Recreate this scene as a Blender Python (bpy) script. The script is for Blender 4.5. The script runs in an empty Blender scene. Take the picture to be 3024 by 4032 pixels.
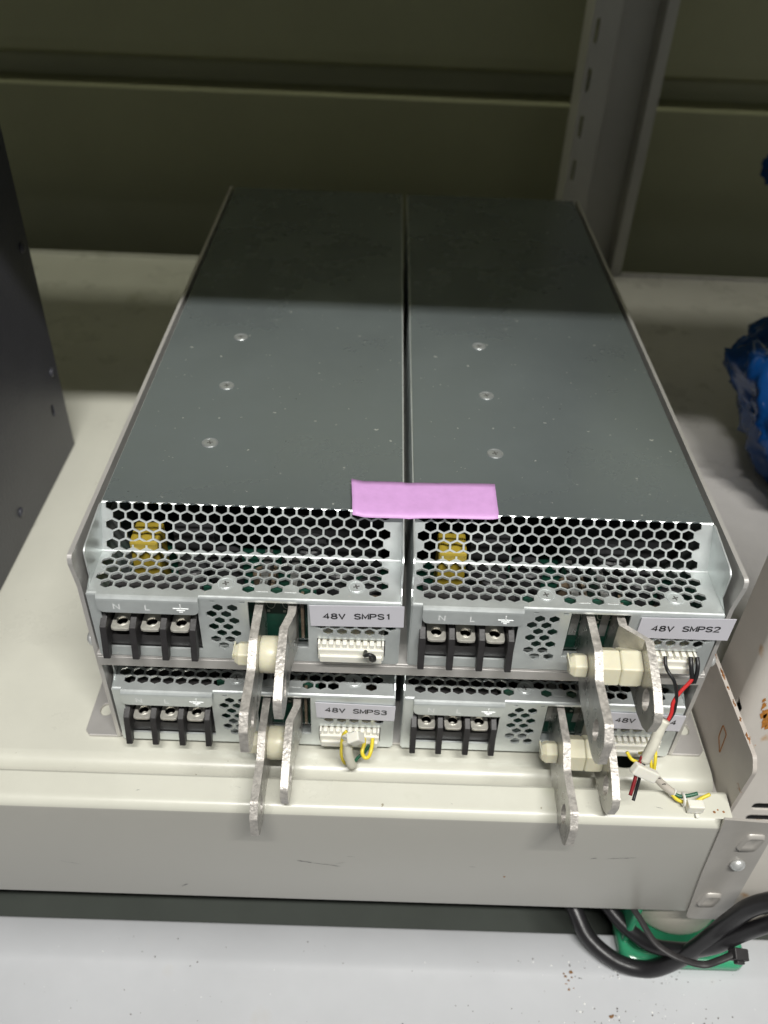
import bpy, bmesh, math, random
from mathutils import Vector, Matrix
from mathutils.geometry import delaunay_2d_cdt
random.seed(7)
MM = 0.001
sc = bpy.context.scene
COL = sc.collection
PI = math.pi

# ------------------------------------------------------------------ camera
cam = bpy.data.cameras.new('camera'); camo = bpy.data.objects.new('camera', cam); COL.objects.link(camo)
camo.location = (-0.012225, -0.202177, 0.289037)
camo.rotation_euler = (math.radians(50.601), math.radians(-2.072), math.radians(0.807))
cam.lens = 30.32; cam.sensor_width = 36; cam.sensor_fit = 'AUTO'
cam.clip_start = 0.01; cam.clip_end = 20
cam.dof.use_dof = True; cam.dof.focus_distance = 0.30; cam.dof.aperture_fstop = 10.5
sc.camera = camo
# ------------------------------------------------------------------ world, lamps, exposure
w = bpy.data.worlds.new('World'); sc.world = w; w.use_nodes = True
nt = w.node_tree; bg = nt.nodes['Background']
tc = nt.nodes.new('ShaderNodeTexCoord'); sx = nt.nodes.new('ShaderNodeSeparateXYZ')
rp = nt.nodes.new('ShaderNodeValToRGB'); nt.links.new(tc.outputs['Generated'], sx.inputs[0])
mr = nt.nodes.new('ShaderNodeMapRange'); mr.inputs[1].default_value = -0.25; mr.inputs[2].default_value = -1
nt.links.new(sx.outputs['Y'], mr.inputs[0]); nt.links.new(mr.outputs[0], rp.inputs[0])
rp.color_ramp.elements[0].color = (0.10, 0.10, 0.10, 1); rp.color_ramp.elements[0].position = 0.1
rp.color_ramp.elements[1].color = (0.92, 0.95, 0.94, 1); rp.color_ramp.elements[1].position = 0.85
nt.links.new(rp.outputs[0], bg.inputs[0]); bg.inputs[1].default_value = 0.20

def area(name, loc, target, sxm, sym, power, color):
    l = bpy.data.lights.new(name, 'AREA'); l.shape = 'RECTANGLE'; l.size = sxm; l.size_y = sym
    l.energy = power; l.color = color
    o = bpy.data.objects.new(name, l); COL.objects.link(o); o.location = loc
    d = Vector(target) - Vector(loc); o.rotation_euler = d.to_track_quat('-Z', 'Y').to_euler()
    return o
area('aisle_tube_lamp', (0.18, -0.80, 1.57), (0.18, 0.10, 0.1), 1.05, 0.035, 42, (1.0, 0.985, 0.94))
area('rear_fill_light', (0.0, 0.540, 0.90), (0.0, 0.44, 0.0), 1.6, 0.04, 2.6, (1.0, 1.0, 0.82))  # added light that brightens the shelf's back strip and the wall ridge
sc.view_settings.view_transform = 'Standard'; sc.view_settings.look = 'None'
sc.view_settings.gamma = 1; sc.view_settings.exposure = 0.0
sc.view_settings.use_curve_mapping = False
sc.render.engine = 'CYCLES'

# ------------------------------------------------------------------ materials
def mat(name, color, rough=0.5, metal=0.0, noise=0.0, nscale=60, bump=0.0, bscale=200, spec=0.5,
        rvar=0.0, spots=None, coat=0.0, trans=0.0, sss=0.0, stretch=None, alpha=1.0):
    m = bpy.data.materials.new(name); m.use_nodes = True
    n = m.node_tree.nodes; L = m.node_tree.links; p = n['Principled BSDF']
    p.inputs['Base Color'].default_value = (*color, 1); p.inputs['Roughness'].default_value = rough
    p.inputs['Metallic'].default_value = metal; p.inputs['Specular IOR Level'].default_value = spec
    p.inputs['Coat Weight'].default_value = coat; p.inputs['Transmission Weight'].default_value = trans
    if alpha < 1: p.inputs['Alpha'].default_value = alpha
    if sss:
        p.inputs['Subsurface Weight'].default_value = sss
        p.inputs['Subsurface Radius'].default_value = (0.004, 0.003, 0.0015); p.inputs['Subsurface Scale'].default_value = 1.0
    t = n.new('ShaderNodeTexCoord'); mp = n.new('ShaderNodeMapping'); L.new(t.outputs['Object'], mp.inputs[0])
    if stretch: mp.inputs['Scale'].default_value = stretch
    last = None
    if noise or rvar:
        ns = n.new('ShaderNodeTexNoise'); ns.inputs['Scale'].default_value = nscale
        ns.inputs['Detail'].default_value = 6; ns.inputs['Roughness'].default_value = 0.65
        L.new(mp.outputs[0], ns.inputs['Vector'])
        if noise:
            r = n.new('ShaderNodeMapRange'); r.inputs[1].default_value = 0.3; r.inputs[2].default_value = 0.7
            r.inputs[3].default_value = 1 - noise; r.inputs[4].default_value = 1 + noise * 0.6
            L.new(ns.outputs['Fac'], r.inputs[0])
            mx = n.new('ShaderNodeVectorMath'); mx.operation = 'SCALE'; mx.inputs[0].default_value = color
            L.new(r.outputs[0], mx.inputs['Scale']); last = mx.outputs[0]
        if rvar:
            r2 = n.new('ShaderNodeMapRange'); r2.inputs[1].default_value = 0.3; r2.inputs[2].default_value = 0.7
            r2.inputs[3].default_value = max(0.05, rough - rvar); r2.inputs[4].default_value = rough + rvar
            L.new(ns.outputs['Fac'], r2.inputs[0]); L.new(r2.outputs[0], p.inputs['Roughness'])
    for (scol, sscale, thr, soft) in (spots or []):
        s = n.new('ShaderNodeTexNoise'); s.inputs['Scale'].default_value = sscale; s.inputs['Detail'].default_value = 4
        L.new(t.outputs['Object'], s.inputs['Vector'])
        r = n.new('ShaderNodeMapRange'); r.inputs[1].default_value = thr; r.inputs[2].default_value = thr + soft
        L.new(s.outputs['Fac'], r.inputs[0])
        mx = n.new('ShaderNodeMix'); mx.data_type = 'RGBA'; L.new(r.outputs[0], mx.inputs['Factor'])
        if last is not None: L.new(last, mx.inputs['A'])
        else: mx.inputs['A'].default_value = (*color, 1)
        mx.inputs['B'].default_value = (*scol, 1); last = mx.outputs['Result']
    if last is not None: L.new(last, p.inputs['Base Color'])
    if bump:
        b = n.new('ShaderNodeBump'); bn = n.new('ShaderNodeTexNoise'); bn.inputs['Scale'].default_value = bscale
        bn.inputs['Detail'].default_value = 4; L.new(mp.outputs[0], bn.inputs['Vector'])
        b.inputs['Strength'].default_value = bump; b.inputs['Distance'].default_value = 0.0006
        L.new(bn.outputs['Fac'], b.inputs['Height']); L.new(b.outputs[0], p.inputs['Normal'])
    return m

M = {}
M['zinc'] = mat('zinc_sheet', (0.76, 0.80, 0.795), 0.36, 0.66, noise=0.13, nscale=45, rvar=0.10, bump=0.05, bscale=400, spots=[((0.82,0.83,0.80), 260, 0.70, 0.03)])
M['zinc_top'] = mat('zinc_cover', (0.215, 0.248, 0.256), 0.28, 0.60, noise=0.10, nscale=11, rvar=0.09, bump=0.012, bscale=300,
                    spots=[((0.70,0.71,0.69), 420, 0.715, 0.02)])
M['tray'] = mat('plated_bracket', (0.62, 0.60, 0.58), 0.42, 0.55, noise=0.08, nscale=50, bump=0.05)
M['tin'] = mat('tinned_bar', (0.58, 0.55, 0.51), 0.46, 0.5, noise=0.34, nscale=520, rvar=0.12, bump=0.5, bscale=900)
M['tin_face'] = mat('tinned_bar_face', (0.50, 0.49, 0.47), 0.32, 0.85, noise=0.3, nscale=160, rvar=0.12, bump=0.06, bscale=400)
M['coverscrew'] = mat('cover_screw', (0.40, 0.42, 0.42), 0.3, 0.6)
M['recess'] = mat('recess_shade', (0.16, 0.16, 0.155), 0.4, 0.5)  # flat cross on the head; this dark tone stands in for recess shade
M['glint'] = mat('pressed_highlight', (0.92, 0.93, 0.93), 0.3, 0.1)  # near-white puts the glint on embossed edges into the colour
M['clamp'] = mat('clamp_metal', (0.72, 0.70, 0.63), 0.34, 0.6, noise=0.15, nscale=300, bump=0.1)
M['screw'] = mat('screw_metal', (0.66, 0.67, 0.66), 0.34, 0.55, noise=0.1, nscale=300)
M['black'] = mat('black_plastic', (0.028, 0.026, 0.027), 0.5, noise=0.3, nscale=300, bump=0.15, bscale=600)
M['hole'] = mat('gap_shade', (0.01, 0.01, 0.01), 0.8)  # near-black, painted shade inside the hollow post and case
M['pcb'] = mat('circuit_board', (0.008, 0.05, 0.032), 0.35, noise=0.4, nscale=220)
M['silk'] = mat('silkscreen', (0.6, 0.62, 0.55), 0.5)
M['nylon'] = mat('nylon', (0.68, 0.645, 0.49), 0.38, noise=0.06, nscale=80, sss=0.3, bump=0.06)
M['whitep'] = mat('white_plastic', (0.80, 0.78, 0.70), 0.36, noise=0.05, nscale=120, sss=0.15)
M['label'] = mat('label_tape', (0.62, 0.61, 0.66), 0.45, noise=0.03, nscale=60)
M['ink'] = mat('black_ink', (0.012, 0.012, 0.014), 0.45)
M['pink'] = mat('pink_tape', (0.62, 0.34, 0.66), 0.5, noise=0.07, nscale=240, bump=0.12, bscale=500)
M['yellowc'] = mat('yellow_capacitor', (0.34, 0.25, 0.03), 0.4, noise=0.1, nscale=200)
M['dark'] = mat('dark_component', (0.03, 0.03, 0.032), 0.45)
M['coil'] = mat('coil', (0.12, 0.09, 0.06), 0.4, noise=0.5, nscale=500)
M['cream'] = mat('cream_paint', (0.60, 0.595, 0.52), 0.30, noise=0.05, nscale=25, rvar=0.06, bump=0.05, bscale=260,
                 spots=[((0.46, 0.46, 0.36), 22, 0.66, 0.10), ((0.30, 0.27, 0.2), 330, 0.755, 0.01)])
M['creamgrey'] = mat('grey_cream_paint', (0.58, 0.56, 0.54), 0.3, noise=0.08, nscale=25, rvar=0.08, bump=0.05, bscale=260)
M['creamshade'] = mat('cream_paint_shaded', (0.41, 0.40, 0.365), 0.38, noise=0.04, nscale=18, rvar=0.05, bump=0.06, bscale=300,  # same cream paint, darkened so the upright face's shade is in the colour
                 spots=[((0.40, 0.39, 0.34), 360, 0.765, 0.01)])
M['wall'] = mat('wall_paint', (0.34, 0.345, 0.205), 0.55, noise=0.08, nscale=8, bump=0.05)
M['floord'] = mat('dark_floor_paint', (0.045, 0.052, 0.045), 0.6, noise=0.15, nscale=20)
M['postp'] = mat('post_paint', (0.46, 0.45, 0.40), 0.45, noise=0.08, nscale=20, bump=0.05)
M['arm'] = mat('arm_paint', (0.50, 0.46, 0.42), 0.45, noise=0.12, nscale=30, bump=0.06,
               spots=[((0.30, 0.12, 0.03), 75, 0.68, 0.04)])
M['rustpost'] = mat('rusty_post_paint', (0.66, 0.62, 0.57), 0.4, noise=0.06, nscale=30, bump=0.06,
                    spots=[((0.55, 0.36, 0.2), 60, 0.63, 0.08), ((0.45, 0.16, 0.02), 60, 0.69, 0.04)])
M['orust'] = mat('orange_rust', (0.50, 0.20, 0.03), 0.8, noise=0.4, nscale=500, bump=0.3)
M['rust'] = mat('rust', (0.30, 0.12, 0.03), 0.8, noise=0.5, nscale=400, bump=0.4)
M['conn'] = mat('connector_steel', (0.42, 0.40, 0.37), 0.36, 0.2, noise=0.12, nscale=40, bump=0.05,
                spots=[((0.30, 0.15, 0.06), 130, 0.74, 0.03)])
M['case'] = mat('dark_case_paint', (0.055, 0.056, 0.068), 0.38, noise=0.15, nscale=30, bump=0.25, bscale=500)
M['floorp'] = mat('pale_grey_paint', (0.51, 0.52, 0.54), 0.34, noise=0.05, nscale=20, rvar=0.06, bump=0.06,
                  spots=[((0.5, 0.5, 0.5), 40, 0.68, 0.08), ((0.25, 0.24, 0.22), 420, 0.77, 0.01)])
M['cable'] = mat('cable_rubber', (0.018, 0.017, 0.019), 0.33, noise=0.2, nscale=100, bump=0.12, bscale=300)
M['greenp'] = mat('green_plastic', (0.06, 0.42, 0.22), 0.18, noise=0.1, nscale=50, sss=0.2, trans=0.25)
M['beige'] = mat('beige_plastic', (0.66, 0.61, 0.53), 0.5, noise=0.05)
M['bluebag'] = mat('blue_bag_film', (0.002, 0.05, 0.20), 0.14, noise=0.25, nscale=40, bump=0.3, bscale=60)
M['wblack'] = mat('black_wire', (0.015, 0.015, 0.016), 0.4)
M['wred'] = mat('red_wire', (0.55, 0.03, 0.03), 0.35)
M['wdred'] = mat('dark_red_wire', (0.22, 0.015, 0.02), 0.35)
M['wyellow'] = mat('yellow_wire', (0.75, 0.60, 0.04), 0.35)
M['wgreen'] = mat('green_wire', (0.02, 0.11, 0.06), 0.35)
M['sleeve'] = mat('white_sleeve', (0.70, 0.68, 0.58), 0.45, noise=0.12, nscale=200)
M['psleeve'] = mat('printed_sleeve', (0.50, 0.46, 0.40), 0.4, noise=0.1, nscale=200)
M['crumb'] = mat('crumb', (0.10, 0.085, 0.07), 0.8, noise=0.6, nscale=500)
M['crumbw'] = mat('pale_crumb', (0.8, 0.8, 0.78), 0.6)
M['crumbb'] = mat('brown_crumb', (0.25, 0.13, 0.05), 0.8, noise=0.4, nscale=900)
M['scuff'] = mat('scuff', (0.09, 0.09, 0.10), 0.6)

# ------------------------------------------------------------------ mesh helpers (all in mm)
def link(name, bm, m, parent=None, smooth=False, bevel=0.0, segs=2, loc=(0, 0, 0), recalc=True):
    if recalc: bmesh.ops.recalc_face_normals(bm, faces=bm.faces)
    me = bpy.data.meshes.new(name)
    for v in bm.verts: v.co *= MM
    bm.to_mesh(me); bm.free()
    ms = m if isinstance(m, (list, tuple)) else [m]
    for q in ms: me.materials.append(M[q])
    if smooth:
        for p in me.polygons: p.use_smooth = True
    o = bpy.data.objects.new(name, me); COL.objects.link(o)
    o.location = Vector(loc) * MM
    if parent: o.parent = parent
    if bevel:
        b = o.modifiers.new('bevel', 'BEVEL'); b.width = bevel * MM; b.segments = segs; b.limit_method = 'ANGLE'
        b.angle_limit = math.radians(40)
        b.harden_normals = False
    return o
def empty(name, loc=(0, 0, 0)):
    o = bpy.data.objects.new(name, None); COL.objects.link(o); o.location = Vector(loc) * MM
    o.empty_display_size = 0.01; return o
def tag(o, label=None, cat=None, group=None, kind=None):
    if label: o['label'] = label
    if cat: o['category'] = cat
    if group: o['group'] = group
    if kind: o['kind'] = kind
    return o
def box(bm, x0, x1, y0, y1, z0, z1):
    vs = [bm.verts.new((x, y, z)) for z in (z0, z1) for y in (y0, y1) for x in (x0, x1)]
    for f in ((0,2,3,1),(4,5,7,6),(0,1,5,4),(2,6,7,3),(0,4,6,2),(1,3,7,5)): bm.faces.new([vs[i] for i in f])
    return vs
def B(*a):
    bm = bmesh.new(); box(bm, *a); return bm
def rnd_poly(pts, rads, n=4):
    out = []
    N = len(pts)
    for i in range(N):
        p = Vector(pts[i]); a = Vector(pts[i-1]); b = Vector(pts[(i+1) % N])
        r = rads[i] if isinstance(rads, (list, tuple)) else rads
        if r <= 0: out.append(tuple(p)); continue
        u = (a-p).normalized(); v = (b-p).normalized()
        p0 = p + u*r; p1 = p + v*r
        for k in range(n+1):
            t = k/n; q = (1-t)**2*p0 + 2*t*(1-t)*p + t*t*p1; out.append((q.x, q.y))
    return out
def hexa(cx, cy, r, rot=PI/2, n=6):
    return [(cx + r*math.cos(rot + 2*PI*k/n), cy + r*math.sin(rot + 2*PI*k/n)) for k in range(n)]
def inside(p, poly):
    c = False; j = len(poly)-1
    for i in range(len(poly)):
        a, b = poly[i], poly[j]
        if (a[1] > p[1]) != (b[1] > p[1]) and p[0] < (b[0]-a[0])*(p[1]-a[1])/(b[1]-a[1])+a[0]: c = not c
        j = i
    return c
def sheet(bm, outer, holes, fmap, thick, lines=(), mi=0, mi_side=None):
    """flat outline with holes -> folded sheet; fmap(a,b)->(pos, normal)"""
    vs, es, fs = [], [], []
    def add(poly, closed=True):
        s = len(vs); vs.extend(Vector(p) for p in poly)
        n = len(poly)
        for i in range(n if closed else n-1): es.append((s+i, s+(i+1) % n))
    add(outer)
    for h in holes: add(h)
    for l in lines: add(l, False)
    ov, oe, of, *_ = delaunay_2d_cdt(vs, es, fs, 0, 1e-5)
    bbs = [(min(p[0] for p in h), max(p[0] for p in h), min(p[1] for p in h), max(p[1] for p in h), h) for h in holes]
    keep = []
    for f in of:
        c = (sum(ov[i].x for i in f)/len(f), sum(ov[i].y for i in f)/len(f))
        if not inside(c, outer): continue
        if any(b[0] < c[0] < b[1] and b[2] < c[1] < b[3] and inside(c, b[4]) for b in bbs): continue
        keep.append(f)
    top, bot = {}, {}
    for f in keep:
        for i in f:
            if i not in top:
                p, n = fmap(ov[i].x, ov[i].y); p = Vector(p); n = Vector(n)
                top[i] = bm.verts.new(p); bot[i] = bm.verts.new(p - n*thick)
    cnt = {}
    for f in keep:
        for k in range(len(f)):
            e = (f[k], f[(k+1) % len(f)]); cnt[e] = 1
        fa = bm.faces.new([top[i] for i in f]); fa.material_index = mi
        fb = bm.faces.new([bot[i] for i in reversed(f)]); fb.material_index = mi
    for (a, b) in cnt:
        if (b, a) not in cnt:
            g = bm.faces.new([top[b], top[a], bot[a], bot[b]]); g.material_index = mi if mi_side is None else mi_side
def XZ(y, s=-1): return lambda a, b: ((a, y, b), (0, s, 0))
def YZ(x, s=1): return lambda a, b: ((x, a, b), (s, 0, 0))
def XY(z, s=1): return lambda a, b: ((a, b, z), (0, 0, s))
def prism(bm, pts3a, pts3b):
    a = [bm.verts.new(p) for p in pts3a]; b = [bm.verts.new(p) for p in pts3b]; n = len(a)
    bm.faces.new(a); bm.faces.new(list(reversed(b)))
    for i in range(n): bm.faces.new([a[i], b[i], b[(i+1) % n], a[(i+1) % n]])
def lathe(bm, prof, axis='z', o=(0, 0, 0), n=24, rot=0):
    """prof: list of (radius, height)"""
    rings = []
    for r, h in prof:
        ring = []
        for k in range(n):
            t = rot + 2*PI*k/n; c, s = r*math.cos(t), r*math.sin(t)
            p = {'z': (c, s, h), 'x': (h, c, s), 'y': (c, h, s)}[axis]
            ring.append(bm.verts.new((o[0]+p[0], o[1]+p[1], o[2]+p[2])))
        rings.append(ring)
    for a, b in zip(rings, rings[1:]):
        for k in range(n): bm.faces.new([a[k], a[(k+1) % n], b[(k+1) % n], b[k]])
    bm.faces.new(rings[0]); bm.faces.new(rings[-1])
def smoothpath(P, sub=8):
    P = [Vector(p) for p in P]; out = []
    Q = [2*P[0]-P[1]] + P + [2*P[-1]-P[-2]]
    for i in range(1, len(Q)-2):
        for k in range(sub):
            t = k/sub; a, b, c, d = Q[i-1:i+3]
            out.append(0.5*((2*b)+(-a+c)*t+(2*a-5*b+4*c-d)*t*t+(-a+3*b-3*c+d)*t**3))
    out.append(P[-1]); return out
def tube(bm, P, r, n=12, sub=8, flat=None):
    pts = smoothpath(P, sub) if sub > 1 else [Vector(p) for p in P]
    up = Vector((0.13, 0.2, 0.97)); rings = []
    for i, p in enumerate(pts):
        d = (pts[min(i+1, len(pts)-1)] - pts[max(i-1, 0)]).normalized()
        u = (up - d*up.dot(d)).normalized(); v = d.cross(u); up = u
        rr = r if not callable(r) else r(i/(len(pts)-1))
        fr = flat or 1.0
        rings.append([bm.verts.new(p + u*math.cos(2*PI*k/n)*rr*fr + v*math.sin(2*PI*k/n)*rr) for k in range(n)])
    for a, b in zip(rings, rings[1:]):
        for k in range(n): bm.faces.new([a[k], a[(k+1) % n], b[(k+1) % n], b[k]])
    bm.faces.new(rings[0]); bm.faces.new(list(reversed(rings[-1])))
def T(P, r, **k):
    bm = bmesh.new(); tube(bm, P, r, **k); return bm
# ------------------------------------------------------------------ big surroundings
# rear wall made of two long panels with a recess and a lipped joint
WY = 560; ZJ = 108
prof = [(WY-12, 700), (WY-12, ZJ+30), (WY-11, ZJ+22), (WY+2, ZJ+17), (WY+14, ZJ+15), (WY+14, ZJ-.4), (WY-14, ZJ-0.6), (WY-15, ZJ-3), (WY-15, ZJ-260),
        (WY+30, ZJ-260), (WY+30, 700)]
bm = bmesh.new(); prism(bm, [(-900, y, z) for y, z in prof], [(900, y, z) for y, z in prof])
tag(link('back_wall', bm, 'wall', bevel=1.2), kind='structure')

# shelf panel: flat, front edge rolled down, rear edge with small up-turned lip
def shelf_profile():
    top = [(463.5, 2.2), (462.3, 2.4), (461.2, 1.6), (460.4, 0.0)]
    top += [(-3.0, 0.0)]
    for k in range(1, 7):
        t = k/6*math.radians(80); top.append((-3.0 - 7.4*math.sin(t), -7.4*(1-math.cos(t))))
    top += [(-10.9, -9), (-10.9, -22)]
    return top
tp = shelf_profile(); bt = [(y + (1.0 if y < 0 else 0), z-1.0) for y, z in tp]; bt[0] = (464.5, 1.2); bt[1] = (464.5, 0.4); bt[2] = (464.5, -0.8)
bt[-1] = (-9.9, -22.0)
holes = []
bm = bmesh.new()
S = [0.0]
for a, b in zip(tp, tp[1:]): S.append(S[-1] + math.dist(a, b))
def shelf_map(x, s):
    for i in range(len(S)-1):
        if s <= S[i+1] + 1e-6: break
    t = (s-S[i])/(S[i+1]-S[i]); a, b = tp[i], tp[i+1]; c, d = bt[i], bt[i+1]
    p = Vector((x, a[0]+(b[0]-a[0])*t, a[1]+(b[1]-a[1])*t)); q = Vector((x, c[0]+(d[0]-c[0])*t, c[1]+(d[1]-c[1])*t))
    return p, p-q
sf = next(S[i] + (tp[i][0]-0)/1 for i in range(len(tp)) if abs(tp[i][1]) < 1e-9)   # s where y = 0
def s_of_y(y): return S[3] + (460.4 - y)
hole = [(90.3+5.0*math.cos(t*PI/12), s_of_y(-0.0 + 3.0*math.sin(t*PI/12))) for t in range(24)]
hole2 = [(119+1.6*math.cos(t*PI/8), s_of_y(4+5*math.sin(t*PI/8))) for t in range(16)]
XR = 124.0
lines = [[(-700, S[i]), (XR-0.0, S[i])] for i in range(1, len(S)-1)]
sheet(bm, [(-700, S[0]), (XR, S[0]), (XR, S[-1]), (-700, S[-1])], [hole], shelf_map, 1.0, lines)
o = link('shelf_panel', bm, 'cream')
for p in o.data.polygons: p.use_smooth = True
o.data.set_sharp_from_angle(angle=math.radians(35)) if hasattr(o.data, 'set_sharp_from_angle') else None
tag(o, 'cream painted steel shelf panel under the power supplies', 'shelf')
# neighbouring shelf panel right of the post
bm = B(127.0, 800, 32, 462, -1, 0); box(bm, 181, 800, 462.2, 464.5, -1, 2.4)
tag(link('shelf_panel', bm, 'creamgrey', bevel=0.4), 'pale shelf panel under the blue bag, right of the posts', 'shelf')

# front beam
def beam_prof(x):
    pass
bp_ = [(-15.4, 3.8), (-15.8, 5.2), (-16.8, 5.7), (-24.6, 4.9)]
for k in range(1, 8):
    t = k/7*PI/2; bp_.append((-24.6 - 4.2*math.sin(t), 4.9 - 4.2*(1-math.cos(t))))
bp_ += [(-28.8, -60.8), (-28.2, -62.4), (-26.8, -63.0), (-18, -63.0), (-18, -61.8), (-26.4, -61.8), (-27.4, -60.8), (-27.4, 0.0), (-24.3, 3.4), (-17.6, 4.2), (-17.0, 3.8), (-17.0,-14),(-15.4,-14)]
bm = bmesh.new(); prism(bm, [(-700, y, z) for y, z in bp_], [(124.3, y, z) for y, z in bp_])
beam = empty('shelf_beam', (0, -28, -59)); tag(beam, 'long cream box beam along the front edge of the shelf, scuffed on its face', 'beam')
def child(o, par):
    o.parent = par; o.matrix_parent_inverse = par.matrix_world.inverted() if False else Matrix.Translation(-par.location); return o
fr = child(link('beam_face', bm, 'creamshade'), beam)
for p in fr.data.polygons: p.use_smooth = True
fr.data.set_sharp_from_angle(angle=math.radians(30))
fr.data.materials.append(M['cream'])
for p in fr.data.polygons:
    if p.center.z > 0.0015: p.material_index = 1  # lip keeps the lighter cream; the face below has shade painted in
# scuffs: thin irregular smears of rubbed-off rubber
def scuff(pts, wid):
    bm = bmesh.new(); n = len(pts); up = []; dn = []
    for i, (x, z) in enumerate(pts):
        h = wid * (0.25 + random.random()*0.8) * (0.2 if i in (0, n-1) else 1)
        up.append(bm.verts.new((x, -28.87, z+h))); dn.append(bm.verts.new((x, -28.87, z-h)))
    for i in range(n-1): bm.faces.new([up[i], up[i+1], dn[i+1], dn[i]])
    return bm
def smear(x0, z0, x1, z1, n, j): return [(x0+(x1-x0)*i/(n-1)+random.uniform(-j, j), z0+(z1-z0)*i/(n-1)+random.uniform(-j, j)) for i in range(n)]
for args, wd in (((-37, -30.4, -31, -31.8, 6, .15), .32), ((-31, -31.8, -20, -33.9, 9, .2), .16), ((-22.5, -32.3, -18, -31, 4, .2), .1), ((82.5, -21.8, 93.6, -20.4, 10, .1), .22),
                 ((76, -22.3, 78.5, -21.6, 4, .2), .25), ((-18, -26.2, -14.5, -26.4, 4, .05), .1), ((30, -31.0, 33, -31.3, 4, .1), .12),
                 ((-84.6, -53.6, -81.5, -51.4, 4, .2), .55), ((-131, -36, -122, -39, 6, .3), .08)):
    child(link('scuff_mark', scuff(smear(*args), wd), 'scuff'), beam)
def lipscuff(pts, wid):
    bm = bmesh.new(); up = []; dn = []; n = len(pts)
    for i, (x, y) in enumerate(pts):
        z = 5.7 - 0.8*((-16.8-y)/7.8) + 0.04; h = wid*(0.3+random.random()*.8)*(0.2 if i in (0, n-1) else 1)
        up.append(bm.verts.new((x, y+h, z-0.0*h))); dn.append(bm.verts.new((x, y-h, z)))
    for i in range(n-1): bm.faces.new([up[i], up[i+1], dn[i+1], dn[i]])
    return bm
for a, wd in (((96, -22.6, 99, -23.4, 5, .1), .1), ((-60, -20, -57.5, -20.6, 5, .1), .1), ((20, -24, 21, -24.4, 3, .1), .12), ((-96, -23, -94.6, -22.6, 4, .1), .1)):
    child(link('scuff_mark', lipscuff(smear(*a), wd), 'scuff'), beam)
for x, y in ((119.5, -23.0), (121.5, -23.8), (122.8, -20), (118, -24)):
    child(link('rust_speck', (lambda b: (lathe(b, [(0.4+.2*random.random(), 0), (0.2, 0.1)], 'z', (x, y, 5.0), 7), b)[1])(bmesh.new()), 'rust'), beam)
child(link('rust_speck', (lambda b: (lathe(b, [(0.45, 0), (0.3, 0.1)], 'y', (44.9, -28.9, -38.0), 8), b)[1])(bmesh.new()), 'rust'), beam)
# end connector welded on the beam: plate with embossed tabs and a rivet
bm = bmesh.new()
out = rnd_poly([(119.0, 9.3), (139.5, 7.8), (140.6, -66), (124, -66), (121.0, -30)], [0.3, .5, 2, 4, 4])
sheet(bm, out, [], XZ(-29.7), 1.0)
cp = child(link('end_connector', bm, 'conn', bevel=0.25), beam)
sc_o = None
def emboss(cx, cz, wx, wz):
    bm = bmesh.new()
    a = rnd_poly([(cx-wx, cz-wz), (cx+wx*0.62, cz-wz), (cx+wx, cz+wz), (cx-wx*0.55, cz+wz)], 1.6)
    b = rnd_poly([(cx-wx*0.62, cz-wz*0.55), (cx+wx*0.4, cz-wz*0.55), (cx+wx*0.66, cz+wz*0.6), (cx-wx*0.3, cz+wz*0.6)], 0.9)
    m_ = [(p[0]*0.6+q[0]*0.4, p[1]*0.6+q[1]*0.4) for p, q in zip(a, b)]
    rings = [[bm.verts.new((x, -29.72, z)) for x, z in a], [bm.verts.new((x, -31.4, z)) for x, z in m_], [bm.verts.new((x, -30.4, z)) for x, z in b]]
    n = len(a)
    for r, s in zip(rings, rings[1:]):
        for k in range(n): bm.faces.new([r[k], r[(k+1) % n], s[(k+1) % n], s[k]])
    bm.faces.new(rings[-1])
    o = link('hook_tab', bm, 'conn', smooth=True); return child(o, beam)
emboss(132.6, -4.8, 4.5, 5.1); emboss(129.2, -48.6, 4.3, 4.7)
bm = bmesh.new(); lathe(bm, [(3.0, 0), (2.9, -0.9), (2.2, -1.9), (1.1, -2.4), (0.2, -2.55)], 'y', (132.4, -29.7, -20.8), 20)
child(link('rivet', bm, 'screw', smooth=True), beam)

# support arm plate between shelf end and post
arm = empty('support_arm', (125.6, 0, 0)); tag(arm, 'brown grey support arm plate at the right end of the shelf with a rusty edge', 'bracket')
bm = bmesh.new()
outl = rnd_poly([(-21.0, -3), (300, -3), (300, 33), (60, 31), (-19.5, 33.5), (-23.2, 29.5)], [0, 0, 0, 0, 1.5, 1.5])
slot = rnd_poly([(-1.6, 10.2), (3.2, 14.2), (3.8, 20.6), (-0.6, 20.4)], 0.8)
sheet(bm, outl, [], YZ(125.0, -1), 1.6)
child(link('arm_plate', bm, 'arm', bevel=0.3), arm)
bm = T([(124.9, *p) for p in slot] + [(124.9, *slot[0])], 0.2, n=6, sub=1)
child(link('tab_outline', bm, 'rust'), arm)
for y0, L_ in ((-14, 5), (-4, 2.2), (3, 3.5), (11, 2), (16, 6), (27, 3)):
    child(link('rusty_edge', T([(125.8+random.uniform(-.3,.3), y0+L_*k/5, 33.45 - 0.03*(y0+20)) for k in range(6)], lambda t: 0.12+0.5*math.sin(PI*t)*random.random(), n=6, sub=2), 'rust'), arm)
child(link('inner_flange', B(116, 124.6, -8, 250, -4.5, -3.4), 'arm'), arm)

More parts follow.
